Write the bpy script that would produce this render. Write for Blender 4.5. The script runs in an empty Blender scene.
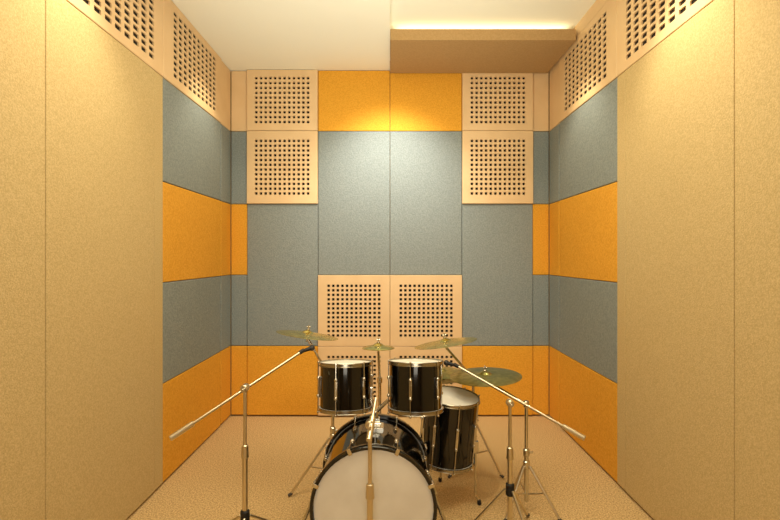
import bpy, math, random
from mathutils import Vector, Matrix
random.seed(4)
scene=bpy.context.scene
COL=scene.collection
try:
    scene.view_settings.view_transform='Standard'
    scene.view_settings.look='None'
except Exception: pass

def lin(c):
    return tuple(((v/255)/12.92 if v/255<=0.04045 else ((v/255+0.055)/1.055)**2.4) for v in c)+(1,)

# ------------------------------------------------------------ materials
def mat(name,c,rough=0.6,metal=0.0,c2=None,scale=60,detail=4,bump=0.0,bscale=None,coat=0.0,bdist=0.002,voro=False,spec=.5):
    m=bpy.data.materials.new(name); m.use_nodes=True
    nt=m.node_tree; N=nt.nodes; L=nt.links
    b=N['Principled BSDF']
    b.inputs['Roughness'].default_value=rough
    b.inputs['Metallic'].default_value=metal
    b.inputs['Coat Weight'].default_value=coat
    b.inputs['Specular IOR Level'].default_value=spec
    g=N.new('ShaderNodeNewGeometry')
    no=N.new('ShaderNodeTexNoise'); no.inputs['Scale'].default_value=scale; no.inputs['Detail'].default_value=detail
    L.new(g.outputs['Position'],no.inputs['Vector'])
    r=N.new('ShaderNodeValToRGB')
    r.color_ramp.elements[0].position=0.36; r.color_ramp.elements[1].position=0.64
    r.color_ramp.elements[0].color=lin(c2 if c2 else tuple(v*0.98 for v in c)); r.color_ramp.elements[1].color=lin(c)
    L.new(no.outputs['Fac'],r.inputs['Fac']); L.new(r.outputs['Color'],b.inputs['Base Color'])
    if bump>0:
        n2=N.new('ShaderNodeTexVoronoi' if voro else 'ShaderNodeTexNoise'); n2.inputs['Scale'].default_value=bscale or scale
        L.new(g.outputs['Position'],n2.inputs['Vector'])
        bp=N.new('ShaderNodeBump'); bp.inputs['Strength'].default_value=bump; bp.inputs['Distance'].default_value=bdist
        L.new(n2.outputs['Distance' if voro else 'Fac'],bp.inputs['Height']); L.new(bp.outputs['Normal'],b.inputs['Normal'])
    return m

M_grey=mat('grey_fabric',(145,154,156),0.85,c2=(127,137,139),scale=100,bump=0.65,bscale=100,bdist=0.004,spec=.3)
M_orange=mat('orange_fabric',(234,173,60),0.85,c2=(218,156,46),scale=100,bump=0.55,bscale=100,bdist=0.004,spec=.3)
M_cream=mat('cream_fabric',(211,188,139),0.9,c2=(191,168,118),scale=150,bump=0.55,bscale=190,bdist=0.003,spec=.3)
M_perf=mat('perforated_wood',(232,201,157),0.55,c2=(227,195,150),scale=6)
M_dark=mat('panel_void',(24,14,6),0.95)
M_wall=mat('wall_paint',(165,140,100),0.9,scale=20)
M_ceil=mat('ceiling_paint',(248,249,240),0.9,c2=(248,249,240),scale=10,spec=.2)
M_drop=mat('ceiling_panel_fabric',(184,152,108),0.95,c2=(176,144,100),scale=90,bump=0.2,bscale=90,spec=.1)
M_carpet=mat('carpet',(226,196,144),0.95,c2=(170,138,92),scale=125,detail=8,bump=0.7,bscale=170,bdist=0.004,spec=.2)
M_black=mat('black_lacquer',(4,4,4),0.08,coat=.3,scale=4,spec=.5)
M_rubber=mat('black_rubber',(18,17,17),0.6,scale=30)
M_footrub=mat('grey_rubber',(72,66,58),0.6,scale=30)
M_chrome=mat('chrome',(212,207,194),0.16,metal=1.0,scale=5)
M_hoop=mat('chrome_hoop',(172,166,152),0.2,metal=1.0,scale=5)
M_steel=mat('brushed_steel',(218,206,180),0.3,metal=1.0,scale=20)
M_head=mat('drum_skin',(240,238,230),0.5,c2=(230,227,218),scale=8)
M_brass=mat('brass_cymbal',(220,208,124),0.26,metal=1.0,c2=(190,176,92),scale=30)
M_olive=mat('bronze_cymbal',(182,178,110),0.3,metal=0.95,c2=(150,148,86),scale=30)
M_mesh=mat('microphone_mesh',(70,68,66),0.4,metal=0.8,scale=300,bump=0.6,bscale=600)

# ------------------------------------------------------------ mesh builder
class B:
    def __init__(s,M=None): s.v=[]; s.f=[]; s.M=M or Matrix(); s.sm=[]
    def add(s,vs,fs,smooth=False):
        o=len(s.v); s.v+= [s.M@Vector(p) for p in vs]
        for f in fs: s.f.append([i+o for i in f]); s.sm.append(smooth)
    def box(s,a,b):
        (x0,y0,z0),(x1,y1,z1)=a,b
        s.add([(x0,y0,z0),(x1,y0,z0),(x1,y1,z0),(x0,y1,z0),(x0,y0,z1),(x1,y0,z1),(x1,y1,z1),(x0,y1,z1)],
              [(0,3,2,1),(4,5,6,7),(0,1,5,4),(1,2,6,5),(2,3,7,6),(3,0,4,7)])
    def lathe(s,prof,n=32,T=None,closed=False):
        T=T or Matrix(); vs=[];fs=[]
        for (r,z) in prof:
            r=max(r,1e-4)
            for i in range(n):
                a=2*math.pi*i/n; vs.append(T@Vector((r*math.cos(a),r*math.sin(a),z)))
        m=len(prof)
        for j in range(m if closed else m-1):
            k=(j+1)%m
            for i in range(n):
                i2=(i+1)%n
                fs.append((j*n+i,j*n+i2,k*n+i2,k*n+i))
        if not closed:
            fs.append(tuple(reversed(range(n)))); fs.append(tuple(range((m-1)*n,m*n)))
        s.add(vs,fs,True)
    def rod(s,p,q,r,r2=None,n=12):
        p=Vector(p);q=Vector(q);d=q-p
        T=Matrix.Translation(p)@d.to_track_quat('Z','Y').to_matrix().to_4x4()
        r2=r if r2 is None else r2
        e=min(r,r2)*0.25
        s.lathe([(r-e,0),(r,e),(r2,d.length-e),(r2-e,d.length)],n,T)
    def ball(s,c,r,n=14,sc=(1,1,1)):
        T=Matrix.Translation(c)@Matrix.Diagonal((*sc,1))
        s.lathe([(r*math.sin(math.pi*i/10),-r*math.cos(math.pi*i/10)) for i in range(11)],n,T)
    def obj(s,name,m,parent=None,loc=None,bevel=0):
        me=bpy.data.meshes.new(name); me.from_pydata([tuple(p) for p in s.v],[],s.f)
        me.polygons.foreach_set('use_smooth',s.sm); me.update()
        me.materials.append(m)
        if any(s.sm):
            try: me.set_sharp_from_angle(angle=math.radians(40))
            except Exception: pass
        o=bpy.data.objects.new(name,me); COL.objects.link(o)
        if parent: o.parent=parent
        if loc: o.location=loc
        if bevel:
            bv=o.modifiers.new('b','BEVEL'); bv.width=bevel; bv.segments=2; bv.limit_method='ANGLE'
        return o
def tag(o,label,cat,group=None):
    o['label']=label; o['category']=cat
    if group: o['group']=group
    return o
def root(name,loc,label,cat,group=None):
    e=bpy.data.objects.new(name,None); e.empty_display_size=0.1; COL.objects.link(e); e.location=loc
    return tag(e,label,cat,group)

# ------------------------------------------------------------ room
W=1.368; YB=4.038; YF=-1.3; H=2.909
PX=1.334; PY=4.0     # panel face planes
def struct(name,a,b,m):
    bb=B(); bb.box(a,b); o=bb.obj(name,m); o['kind']='structure'; return o
HR=3.1; HT=3.0
struct('floor',(-W-.1,YF-.1,-.1),(W+.1,YB+.1,0),M_carpet)
struct('wall_back',(-W-.1,YB,0),(W+.1,YB+.1,HR),M_wall)
struct('wall_front',(-W-.1,YF-.1,0),(W+.1,YF,HR),M_wall)
struct('wall_left',(-W-.1,YF,0),(-W,YB,HR),M_wall)
struct('wall_right',(W,YF,0),(W+.1,YB,HR),M_wall)
# ceiling with a raised tray on one side
bb=B(); bb.box((-W-.1,YF-.1,H),(0,YB+.1,HR+.05)); bb.box((0,YF-.1,HT),(W+.1,YB+.1,HR+.05))
o=bb.obj('ceiling',M_ceil); o['kind']='structure'
struct('trim_1',(W-.034,YF,H),(W,YB,HT),M_perf)
# suspended panel with light gap above
cp=root('ceiling_panel',(0.66,3.69,HT),'tan fabric acoustic box panel suspended under the ceiling by the rear wall','ceiling panel')
bb=B(); bb.box((-.658,-.316,-.126),(.655,.292,-.048)); bb.obj('panel_board',M_drop,cp)
for sx in (-.5,.5):
    for sy in (.05,.2):
        bb=B(); bb.rod((sx,sy,-.049),(sx,sy,-.0005),.012); bb.obj('spacer',M_steel,cp)

# ------------------------------------------------------------ wall panels
def frame(side):
    # local (u,v,w): u along wall, v up, w outwards from wall into the room
    if side=='back': return Matrix(((1,0,0,0),(0,0,-1,YB-.003),(0,1,0,0),(0,0,0,1)))
    if side=='left': return Matrix(((0,0,1,-W+.003),(1,0,0,0),(0,1,0,0),(0,0,0,1)))
    return Matrix(((0,0,-1,W-.003),(1,0,0,0),(0,1,0,0),(0,0,0,1)))
G=.0015
def soft(side,u0,u1,v0,v1,m,label,th=.03,group=None):
    bb=B(frame(side)); bb.box((u0+G,v0+G,.0),(u1-G,v1-G,th))
    c=frame(side)@Vector(((u0+u1)/2,(v0+v1)/2,0))
    bb.v=[p-c for p in bb.v]
    o=bb.obj('acoustic_panel',m,loc=c,bevel=.005)
    tag(o,label,'wall panel',group)
    import bmesh
    bm=bmesh.new(); bm.from_mesh(o.data); bmesh.ops.recalc_face_normals(bm,faces=bm.faces); bm.to_mesh(o.data); bm.free()
    return o
def perf(side,u0,u1,v0,v1,nx,ny,mx,my,hx,hy,label,th=.035,group=None):
    F=frame(side); c=F@Vector(((u0+u1)/2,(v0+v1)/2,0))
    e=root('perforated_panel',c,label,'wall panel',group)
    T=Matrix.Translation(-c)@F
    bb=B(T)
    u0+=G;u1-=G;v0+=G;v1-=G
    ch=.003
    a0,a1,b0,b1=u0+ch,u1-ch,v0+ch,v1-ch
    loops=[[(u0,v0,0),(u1,v0,0),(u1,v1,0),(u0,v1,0)],[(u0,v0,th-ch),(u1,v0,th-ch),(u1,v1,th-ch),(u0,v1,th-ch)],[(a0,b0,th),(a1,b0,th),(a1,b1,th),(a0,b1,th)]]
    vs=sum(loops,[]); fs=[]
    for j in range(2):
        for i in range(4): fs.append((j*4+i,j*4+(i+1)%4,j*4+4+(i+1)%4,j*4+4+i))
    bb.add(vs,fs)
    p0,p1,q0,q1=u0+mx,u1-mx,v0+my,v1-my
    bb.add([(a0,b0,th),(a1,b0,th),(a1,q0,th),(a0,q0,th)],[(0,1,2,3)])
    bb.add([(a0,q1,th),(a1,q1,th),(a1,b1,th),(a0,b1,th)],[(0,1,2,3)])
    bb.add([(a0,q0,th),(p0,q0,th),(p0,q1,th),(a0,q1,th)],[(0,1,2,3)])
    bb.add([(p1,q0,th),(a1,q0,th),(a1,q1,th),(p1,q1,th)],[(0,1,2,3)])
    dx=(p1-p0)/nx; dy=(q1-q0)/ny
    for i in range(nx):
        for j in range(ny):
            cx=p0+dx*(i+.5); cy=q0+dy*(j+.5)
            out=[];inn=[];deep=[]
            for k in range(8):
                an=math.pi/4*k
                co,si=math.cos(an),math.sin(an)
                mm=max(abs(co),abs(si))
                q=1.0 if k%2==0 else 1.34
                out.append((cx+co/mm*dx/2,cy+si/mm*dy/2,th))
                inn.append((cx+co*hx*q,cy+si*hy*q,th)); deep.append((cx+co*hx*q,cy+si*hy*q,th-.022))
            fs=[]
            for k in range(8):
                k2=(k+1)%8
                fs.append((k,k2,8+k2,8+k)); fs.append((8+k,8+k2,16+k2,16+k))
            bb.add(out+inn+deep,fs)
    bb.obj('face_board',M_perf,e)
    b2=B(T); b2.box((a0,b0,.002),(a1,b1,th-.0225 if side=='back' else th-.008)); b2.obj('backing',M_dark,e)
    return e

Z=[0.012,0.593,1.189,1.785,2.397,H-.002]
def X(px): return (px-390)/119.25
xs=[X(231),X(247),X(318),X(390),X(462),X(533),X(549)]
gb='rear wall panels'
for (a,b) in ((-1.3375,xs[1]),(xs[5],1.3375)):
    soft('back',a,b,Z[0],Z[1],M_orange,'narrow orange fabric panel in the corner beside the floor',.024,gb)
    soft('back',a,b,Z[1],Z[2],M_grey,'narrow grey fabric panel in the corner',.024,gb)
    soft('back',a,b,Z[2],Z[3],M_orange,'narrow orange fabric panel in the corner',.024,gb)
    soft('back',a,b,Z[3],Z[4],M_grey,'narrow grey fabric panel in the corner',.024,gb)
    soft('back',a,b,Z[4],Z[5],M_perf,'narrow plain wooden panel in the corner under the ceiling',.024,gb)
hs=.0113
for (a,b) in ((xs[1],xs[2]),(xs[4],xs[5])):
    soft('back',a,b,Z[0],Z[1],M_orange,'orange fabric acoustic panel above the carpet',.033,gb)
    soft('back',a,b,Z[1],Z[3],M_grey,'tall grey fabric acoustic wall panel',.033,gb)
    perf('back',a,b,Z[3],Z[4],12,12,.06,.065,hs,hs,'perforated pale wooden acoustic panel above a grey panel',.05,gb)
    perf('back',a,b,Z[4],Z[5],12,10,.06,.05,hs,hs,'perforated pale wooden acoustic panel under the ceiling',.05,gb)
for (a,b) in ((xs[2],xs[3]),(xs[3],xs[4])):
    perf('back',a,b,Z[0],Z[1],12,12,.07,.07,hs,hs,'perforated pale wooden acoustic panel behind the drum kit near the floor',.05,gb)
    perf('back',a,b,Z[1],Z[2],12,12,.07,.07,hs,hs,'perforated pale wooden acoustic panel below a grey panel',.05,gb)
    soft('back',a,b,Z[2],Z[4],M_grey,'tall grey fabric panel lit by a ceiling spot',.033,gb)
    soft('back',a,b,Z[4],Z[5],M_orange,'orange fabric acoustic panel under the ceiling',.033,gb)
YS=2.803; YN=3.78; YE=4.0095
for side in ('left','right'):
    gs='side wall panels'
    for (a,b) in ((YS,YN-.022),(YN,YE)):
        n='narrow ' if a==YN else ''
        t=.030 if a==YS else .0265
        soft(side,a,b,Z[0],Z[1],M_orange,n+'orange fabric side wall panel above the carpet',t,gs)
        soft(side,a,b,Z[1],Z[2],M_grey,n+'grey fabric side wall panel between orange panels',t,gs)
        soft(side,a,b,Z[2],Z[3],M_orange,n+'orange fabric side wall panel between grey panels',t,gs)
        soft(side,a,b,Z[3],Z[4],M_grey,n+'grey fabric side wall panel below perforated boards',t,gs)
    soft(side,YN,YE,Z[4],Z[5],M_perf,'narrow plain wooden panel at the side under the ceiling',.0265,gs)
    pl='perforated pale wooden side panel above a cream panel'
    perf(side,YS,YN-.01,Z[4],Z[5],10,11,.12,.045,.027,.0124,'perforated pale wooden side panel under the ceiling',.035,gs)
    perf(side,1.62,YS,Z[4],Z[5],12,11,.1,.045,.027,.0124,pl,.035,gs)
    perf(side,.44,1.62,Z[4],Z[5],12,11,.1,.045,.027,.0124,pl,.035,gs)
    soft(side,2.70,YS,Z[0],Z[4],M_cream,'narrow full-height cream fabric strip beside coloured panels',.032,gs)
    soft(side,1.845,2.70,Z[0],Z[4],M_cream,'tall cream textured fabric wall panel',.034,gs)
    soft(side,.9,1.845,Z[0],Z[4],M_cream,'tall cream textured fabric wall panel',.034,gs)
    soft(side,-.1,.9,Z[0],Z[4],M_cream,'tall cream textured fabric wall panel',.034,gs)

# ------------------------------------------------------------ drums
def drum(name,loc,M,R,Hh,nl,label,cat,group=None,phase=0,lugh=None,bass=False,skin=M_head):
    e=root(name,loc,label,cat,group)
    b=B(M); b.lathe([(R-.006,.006),(R,.002),(R,Hh-.002),(R-.006,Hh-.006)],48); b.obj('shell',M_black,e)
    hoopm=M_black if bass else M_hoop
    for top in (True,False):
        zz=Hh if top else 0; s=1 if top else -1
        b=B(M); b.lathe([(0,zz+s*.004),(R-.012,zz+s*.004),(R+.002,zz+s*.002),(R+.003,zz-s*.010),(R+.001,zz-s*.010)],48); b.obj('drum_head',skin,e)
        b=B(M)
        if bass: b.lathe([(R+.004,zz-s*.022),(R+.016,zz-s*.022),(R+.018,zz-s*.018),(R+.018,zz+s*.010),(R+.015,zz+s*.014),(R+.003,zz+s*.013)],56,closed=True)
        else: b.lathe([(R+.003,zz-s*.010),(R+.010,zz-s*.010),(R+.010,zz-s*.008),(R+.006,zz-s*.006),(R+.006,zz+s*.005),(R+.008,zz+s*.007),(R+.006,zz+s*.009),(R+.003,zz+s*.007)],48,closed=True)
        b.obj('hoop',hoopm,e)
    for i in range(nl):
        a=2*math.pi*i/nl+phase
        T=M@Matrix.Rotation(a,4,'Z')
        L=lugh or Hh*.42
        if bass:
            for zc in (Hh*.3,Hh*.7):
                b=B(T)
                b.box((R-.002,-.007,zc-.025),(R+.011,.007,zc+.025))
                b.lathe([(.0,-.008),(.010,-.006),(.010,.006),(.0,.008)],12,Matrix.Translation((R+.006,0,zc)))
                b.obj('lug',M_chrome,e,bevel=.003)
            for top in (0,1):
                b=B(T)
                z0=Hh+.012 if top else -.012; z1=Hh*.7 if top else Hh*.3
                b.rod((R+.024,0,z0),(R+.011,0,z1),.003,n=8)
                s=1 if top else -1
                b.box((R-.002,-.008,z0-.002 if top else z0-.003),(R+.026,.008,z0+.003 if top else z0+.002))
                b.box((R+.018,-.007,min(z0,z0-s*.030)),(R+.026,.007,max(z0,z0-s*.030)))
                b.obj('tension_claw',M_chrome,e,bevel=.002)
        else:
            zc=Hh/2
            b=B(T)
            b.box((R-.002,-.007,zc-L/2),(R+.012,.007,zc+L/2))
            b.ball((R+.010,0,zc-L/2+.008),.009,10); b.ball((R+.010,0,zc+L/2-.008),.009,10)
            b.obj('lug',M_chrome,e,bevel=.003)
            b=B(T)
            b.rod((R+.011,0,.0-.012),(R+.011,0,Hh+.012),.0024,n=8)
            for zq in (-.012,Hh+.008): b.rod((R+.011,0,zq-.004),(R+.011,0,zq+.005),.005,n=8)
            b.obj('tension_rod',M_chrome,e)
    return e
BX=-.07; R=.252; bassL=.40; y0=2.02
Mb=Matrix.Translation((0,bassL,R+.022))@Matrix.Rotation(math.radians(90),4,'X')
bass=drum('bass_drum',(BX,y0,0),Mb,R,bassL,8,'glossy black bass drum with cream head and chrome claws','drum',phase=math.pi/8,bass=True)
for s in (-1,1):
    b=B(); b.rod((s*(R-.01),.13,.33),(s*(R+.13),.04,.012),.008); b.rod((s*(R-.012),.13,.345),(s*(R+.02),.118,.275),.015)
    b.obj('spur',M_chrome,bass)
    b=B(); b.ball((s*(R+.133),.038,.014),.013); b.obj('rubber_foot',M_rubber,bass)
b=B(); b.rod((0,.27,2*R+.01),(0,.27,2*R+.10),.014); b.box((-.04,.22,2*R+.015),(.04,.30,2*R+.032)); b.box((-.022,.25,2*R+.03),(.022,.29,2*R+.065))
b.rod((0,.27,2*R+.09),(-.025,.275,2*R+.15),.009); b.rod((0,.27,2*R+.09),(.065,.275,2*R+.15),.009)
b.rod((-.03,.24,2*R+.045),(.03,.24,2*R+.045),.006)
b.obj('tom_mount',M_chrome,bass,bevel=.002)
for (tx,ph,lab,rz) in ((-.216,.2,'small glossy black tom drum with chrome lugs above the bass drum',4),(.124,.35,'glossy black tom drum with chrome hoops beside another tom',-3)):
    Mt=Matrix.Rotation(math.radians(rz),4,'Z')@Matrix.Rotation(math.radians(-7),4,'X')
    t=drum('tom_drum',(tx,2.32,.605 if tx<0 else .6),Mt,.123 if tx<0 else .127,.215 if tx<0 else .225,6,lab,'drum','rack toms',phase=ph,lugh=.1)
    sgn=1 if tx<0 else -1
    b=B(Mt); b.box((sgn*.118-.008,-.02,.03),(sgn*.118+.014,.02,.10)); b.obj('mount_bracket',M_chrome,t,bevel=.003)
ft=drum('floor_tom',(.315,2.66,.22),Matrix.Rotation(math.radians(4),4,'Y')@Matrix.Rotation(math.radians(4),4,'X'),.148,.35,8,'black floor tom with white head standing on chrome legs','drum',phase=.15,lugh=.12)
for k in range(3):
    a=math.radians(-25+120*k); c,s=math.cos(a),math.sin(a); r=.165
    b=B(); b.rod((r*c,r*s,.20),(r*c,r*s,-.18),.006); b.rod((r*c,r*s,-.175),(1.12*r*c,1.12*r*s,-.202),.006)
    b.box((r*c-.014,r*s-.014,.06),(r*c+.014,r*s+.014,.12)); b.obj('leg',M_chrome,ft)
    b=B(); b.rod((1.11*r*c,1.11*r*s,-.195),(1.14*r*c,1.14*r*s,-.219),.011); b.obj('rubber_foot',M_rubber,ft)

# ------------------------------------------------------------ stands
def tripod(e,hub,spread,rots,m,brace=True,foot=.012):
    for a in rots:
        a=math.radians(a); c,s=math.cos(a),math.sin(a)
        b=B(); b.rod((c*.02,s*.02,hub),(c*spread,s*spread,foot),.007)
        b.obj('leg',m,e)
        if brace:
            b=B(); b.rod((c*.01,s*.01,hub*.38),(c*spread*.52,s*spread*.52,hub*.5),.0045); b.obj('brace',m,e)
        b=B(); b.rod((c*(spread-.010),s*(spread-.010),foot+.007),(c*(spread+.014),s*(spread+.014),.008),.008); b.obj('rubber_foot',M_footrub,e)
def cymbal(e,c,R,tilt,m,name='cymbal',both=False,az=0,roll=0):
    T=Matrix.Translation(c)@Matrix.Rotation(math.radians(roll),4,'Y')@Matrix.Rotation(math.radians(tilt),4,'X')
    pr=[(.004,.018),(.014,.017),(.024,.013),(.031,.007),(.040,.003)]
    for i in range(1,9): 
        q=.040+(R-.040)*i/8
        pr.append((q,.003-.013*((q-.040)/(R-.040))**1.5+ (.0006 if i%2 else 0)))
    bot=[(r,z-.0016) for r,z in reversed(pr)]
    b=B(T); b.lathe(pr+bot,56,closed=True); b.obj(name,m,e)
    if both:
        b=B(T@Matrix.Translation((0,0,-.05))@Matrix.Rotation(math.pi,4,'X')); b.lathe(pr+bot,56,closed=True); b.obj(name,m,e)
    b=B(T); b.rod((0,0,-.05 if not both else -.02),(0,0,.048),.004,n=8); b.rod((0,0,.018),(0,0,.027),.010); 
    b.rod((-.012,0,.038),(.012,0,.038),.0035); b.obj('wing_nut',M_chrome,e)
def cym_stand(base,hh,top,R,tilt,m,label,spread=.24,hub=.3,rots=(90,210,330),az=0,name='cymbal_stand',both=False,roll=0):
    bx,by=base
    e=root(name,(bx,by,0),label,'cymbal')
    tx,ty,tz=top[0]-bx,top[1]-by,top[2]
    b=B(); b.rod((0,0,.05),(0,0,hh*.55),.0125); b.rod((0,0,hh*.5),(0,0,hh),.0095); b.rod((0,0,hh*.55-.02),(0,0,hh*.55+.02),.017)
    b.rod((0,0,hub-.02),(0,0,hub+.025),.018); b.rod((.0,0,hh*.55),(.035,0,hh*.55),.006)
    b.obj('pole',M_chrome,e)
    b=B(); b.rod((0,0,hh-.015),(0,0,hh+.02),.015)
    b.rod((0,0,hh),(tx,ty,tz-.03),.0075); b.obj('boom_arm',M_chrome,e)
    tripod(e,hub,spread,rots,M_steel)
    cymbal(e,(tx,ty,tz),R,tilt,m,both=both,az=az,roll=roll)
    return e
cym_stand((-.33,2.75),.62,(-.475,2.75,.90),.178,-4,M_brass,'brass crash cymbal on a chrome boom stand beside the tom',rots=(200,320,80),roll=8)
cym_stand((-.06,2.78),.62,(-.068,2.78,.82),.095,-2,M_brass,'small splash cymbal on a chrome stand between the toms',spread=.15,rots=(30,150,270))
cym_stand((.52,2.98),.58,(.325,2.80,.845),.185,-4,M_brass,'brass crash cymbal on a chrome boom stand',spread=.18,rots=(90,210,330),roll=-9)
cym_stand((.72,2.52),.56,(.535,2.68,.68),.20,1,M_olive,'bronze ride cymbal on a chrome boom stand',spread=.18,hub=.24,rots=(100,220,320),roll=-3)
hh=root('hi_hat',(.33,3.10,0),'paired hi-hat cymbals on a chrome pedal stand','cymbal')
b=B(); b.rod((0,0,.04),(0,0,.50),.012); b.rod((0,0,.45),(0,0,.63),.005); b.obj('pole',M_chrome,hh)
tripod(hh,.28,.17,(60,180,300),M_chrome); cymbal(hh,(0,0,.60),.15,2,M_olive,both=True)

def mic_stand(base,hh,tail,tip,label,spread,rots,hub,mic=True,rot=0):
    bx,by=base
    e=root('microphone_stand',(bx,by,0),label,'microphone stand','chrome microphone boom stands')
    tail=Vector(tail)-Vector((bx,by,0)); tip=Vector(tip)-Vector((bx,by,0))
    b=B(); b.rod((0,0,.06),(0,0,hh*.62),.0125); b.rod((0,0,hh*.6),(0,0,hh-.01),.008); b.rod((0,0,hh*.62-.03),(0,0,hh*.62+.03),.018,.015)
    b.obj('pole',M_steel,e)
    b=B(); b.rod((0,0,hub-.03),(0,0,hub+.03),.021); b.obj('tripod_hub',M_rubber,e)
    b=B(); b.rod((0,-.02,hh),(0,.02,hh),.018); b.rod((0,-.045,hh),(0,-.02,hh),.007); b.obj('boom_clutch',M_steel,e)
    b=B(); b.rod(tail,tip,.0065); d=(tip-tail).normalized()
    b.obj('boom_arm',M_steel,e)
    b=B(); b.rod(tail-d*.005,tail+d*.10,.012); b.obj('counterweight',M_steel,e)
    if mic:
        b=B(); b.rod(tip-d*.01,tip+d*.02,.010); b.obj('microphone_clip',M_rubber,e)
        md=(d+Vector((0,0,-.25))).normalized()
        b=B(); b.rod(tip+d*.005,tip+d*.005+md*.05,.007,.011); b.obj('microphone_body',M_rubber,e)
        b=B(); b.ball(tip+d*.005+md*.058,.015); b.obj('microphone_grille',M_mesh,e)
    tripod(e,hub,spread,rots,M_steel,brace=False)
    return e
def P(px,py,d): return ((px-390)*d/477.0, d, 1.34-(py-257)*d/477.0)
bs=P(245,388,2.15); mic_stand((bs[0],bs[1]),bs[2],P(171,438,1.98),P(301,352,2.36),'chrome boom microphone stand reaching over the drums with angled arm',.26,(-80,40,160),.17)
bs=P(510,403,2.3); mic_stand((bs[0],bs[1]),bs[2],P(584,438,2.15),P(457,366,2.5),'chrome boom microphone stand with tripod legs by the ride cymbal',.20,(-70,50,170),.22)
bs=P(370,424,1.86); mic_stand((bs[0],bs[1]),bs[2],P(369,440,1.80),P(376,398,1.94),'short chrome microphone stand in front of the bass drum',.2,(-90,30,150),.12,mic=False)

# ------------------------------------------------------------ lights
WARM=(1.0,.88,.62)
def spot(loc,target,e,ang,blend,rad=.03,col=WARM):
    l=bpy.data.lights.new('downlight_or_fill_spot','SPOT'); l.energy=e; l.spot_size=math.radians(ang); l.spot_blend=blend; l.shadow_soft_size=rad; l.color=col
    o=bpy.data.objects.new('downlight_or_fill_spot',l); COL.objects.link(o); o.location=loc
    o.rotation_euler=(Vector(target)-Vector(loc)).to_track_quat('-Z','Y').to_euler(); return o
def area(loc,target,e,sx,sy,col=WARM):
    l=bpy.data.lights.new('cove_or_fill_area','AREA'); l.shape='RECTANGLE'; l.size=sx; l.size_y=sy; l.energy=e; l.color=col
    o=bpy.data.objects.new('cove_or_fill_area',l); COL.objects.link(o); o.location=loc
    o.rotation_euler=(Vector(target)-Vector(loc)).to_track_quat('-Z','Y').to_euler(); return o
spot((0,3.28,2.82),(0,4.0,1.62),105,88,1,rad=.08,col=(1,.93,.78))
spot((-1.02,1.9,2.87),(-1.34,1.9,1.5),42,88,.9)
spot((1.02,2.1,2.87),(1.34,2.1,1.5),42,88,.9)
spot((-1.0,3.35,2.84),(-1.3,3.4,1.4),22,90,.8)
spot((1.0,3.2,2.80),(1.3,3.3,1.4),22,90,.8)
area((0,1.8,2.84),(0,1.8,0),35,1.5,1.5)  # added overall fill under the ceiling, not a fixture of the room
area((0,-.9,1.5),(0,3,1.2),19,.9,1.4,(1,.92,.76))  # added frontal fill from behind the camera, stands for no lamp
spot((0,.3,2.5),(0,4,1.0),80,52,.6,rad=.25,col=(1,.9,.7))  # added fill spot that lifts the back wall, no such fixture
spot((-.1,1.6,1.2),(-.1,3.1,2.95),125,95,1,rad=.3,col=(.98,.98,.80))  # added uplight in mid-air, only brightens the ceiling
area((.66,3.46,HT-.040),(.66,3.40,HT+.03),1.0,1.24,.03,(1,.86,.50))
area((.30,2.2,HT-.35),(.45,3.0,HT),3.0,.5,.3,(1,.88,.52))  # unseen helper added to widen the cove glow on the tray ceiling
w=bpy.data.worlds.new('World'); scene.world=w; w.use_nodes=True
w.node_tree.nodes['Background'].inputs[0].default_value=(1,.85,.6,1); w.node_tree.nodes['Background'].inputs[1].default_value=.2

cam=bpy.data.cameras.new('Camera'); co=bpy.data.objects.new('Camera',cam); COL.objects.link(co)
co.location=(0,0,1.34); co.rotation_euler=(math.radians(90),0,0)
cam.sensor_width=36; cam.lens=477/780*36; cam.shift_y=-3/780; cam.clip_start=.02
scene.camera=co
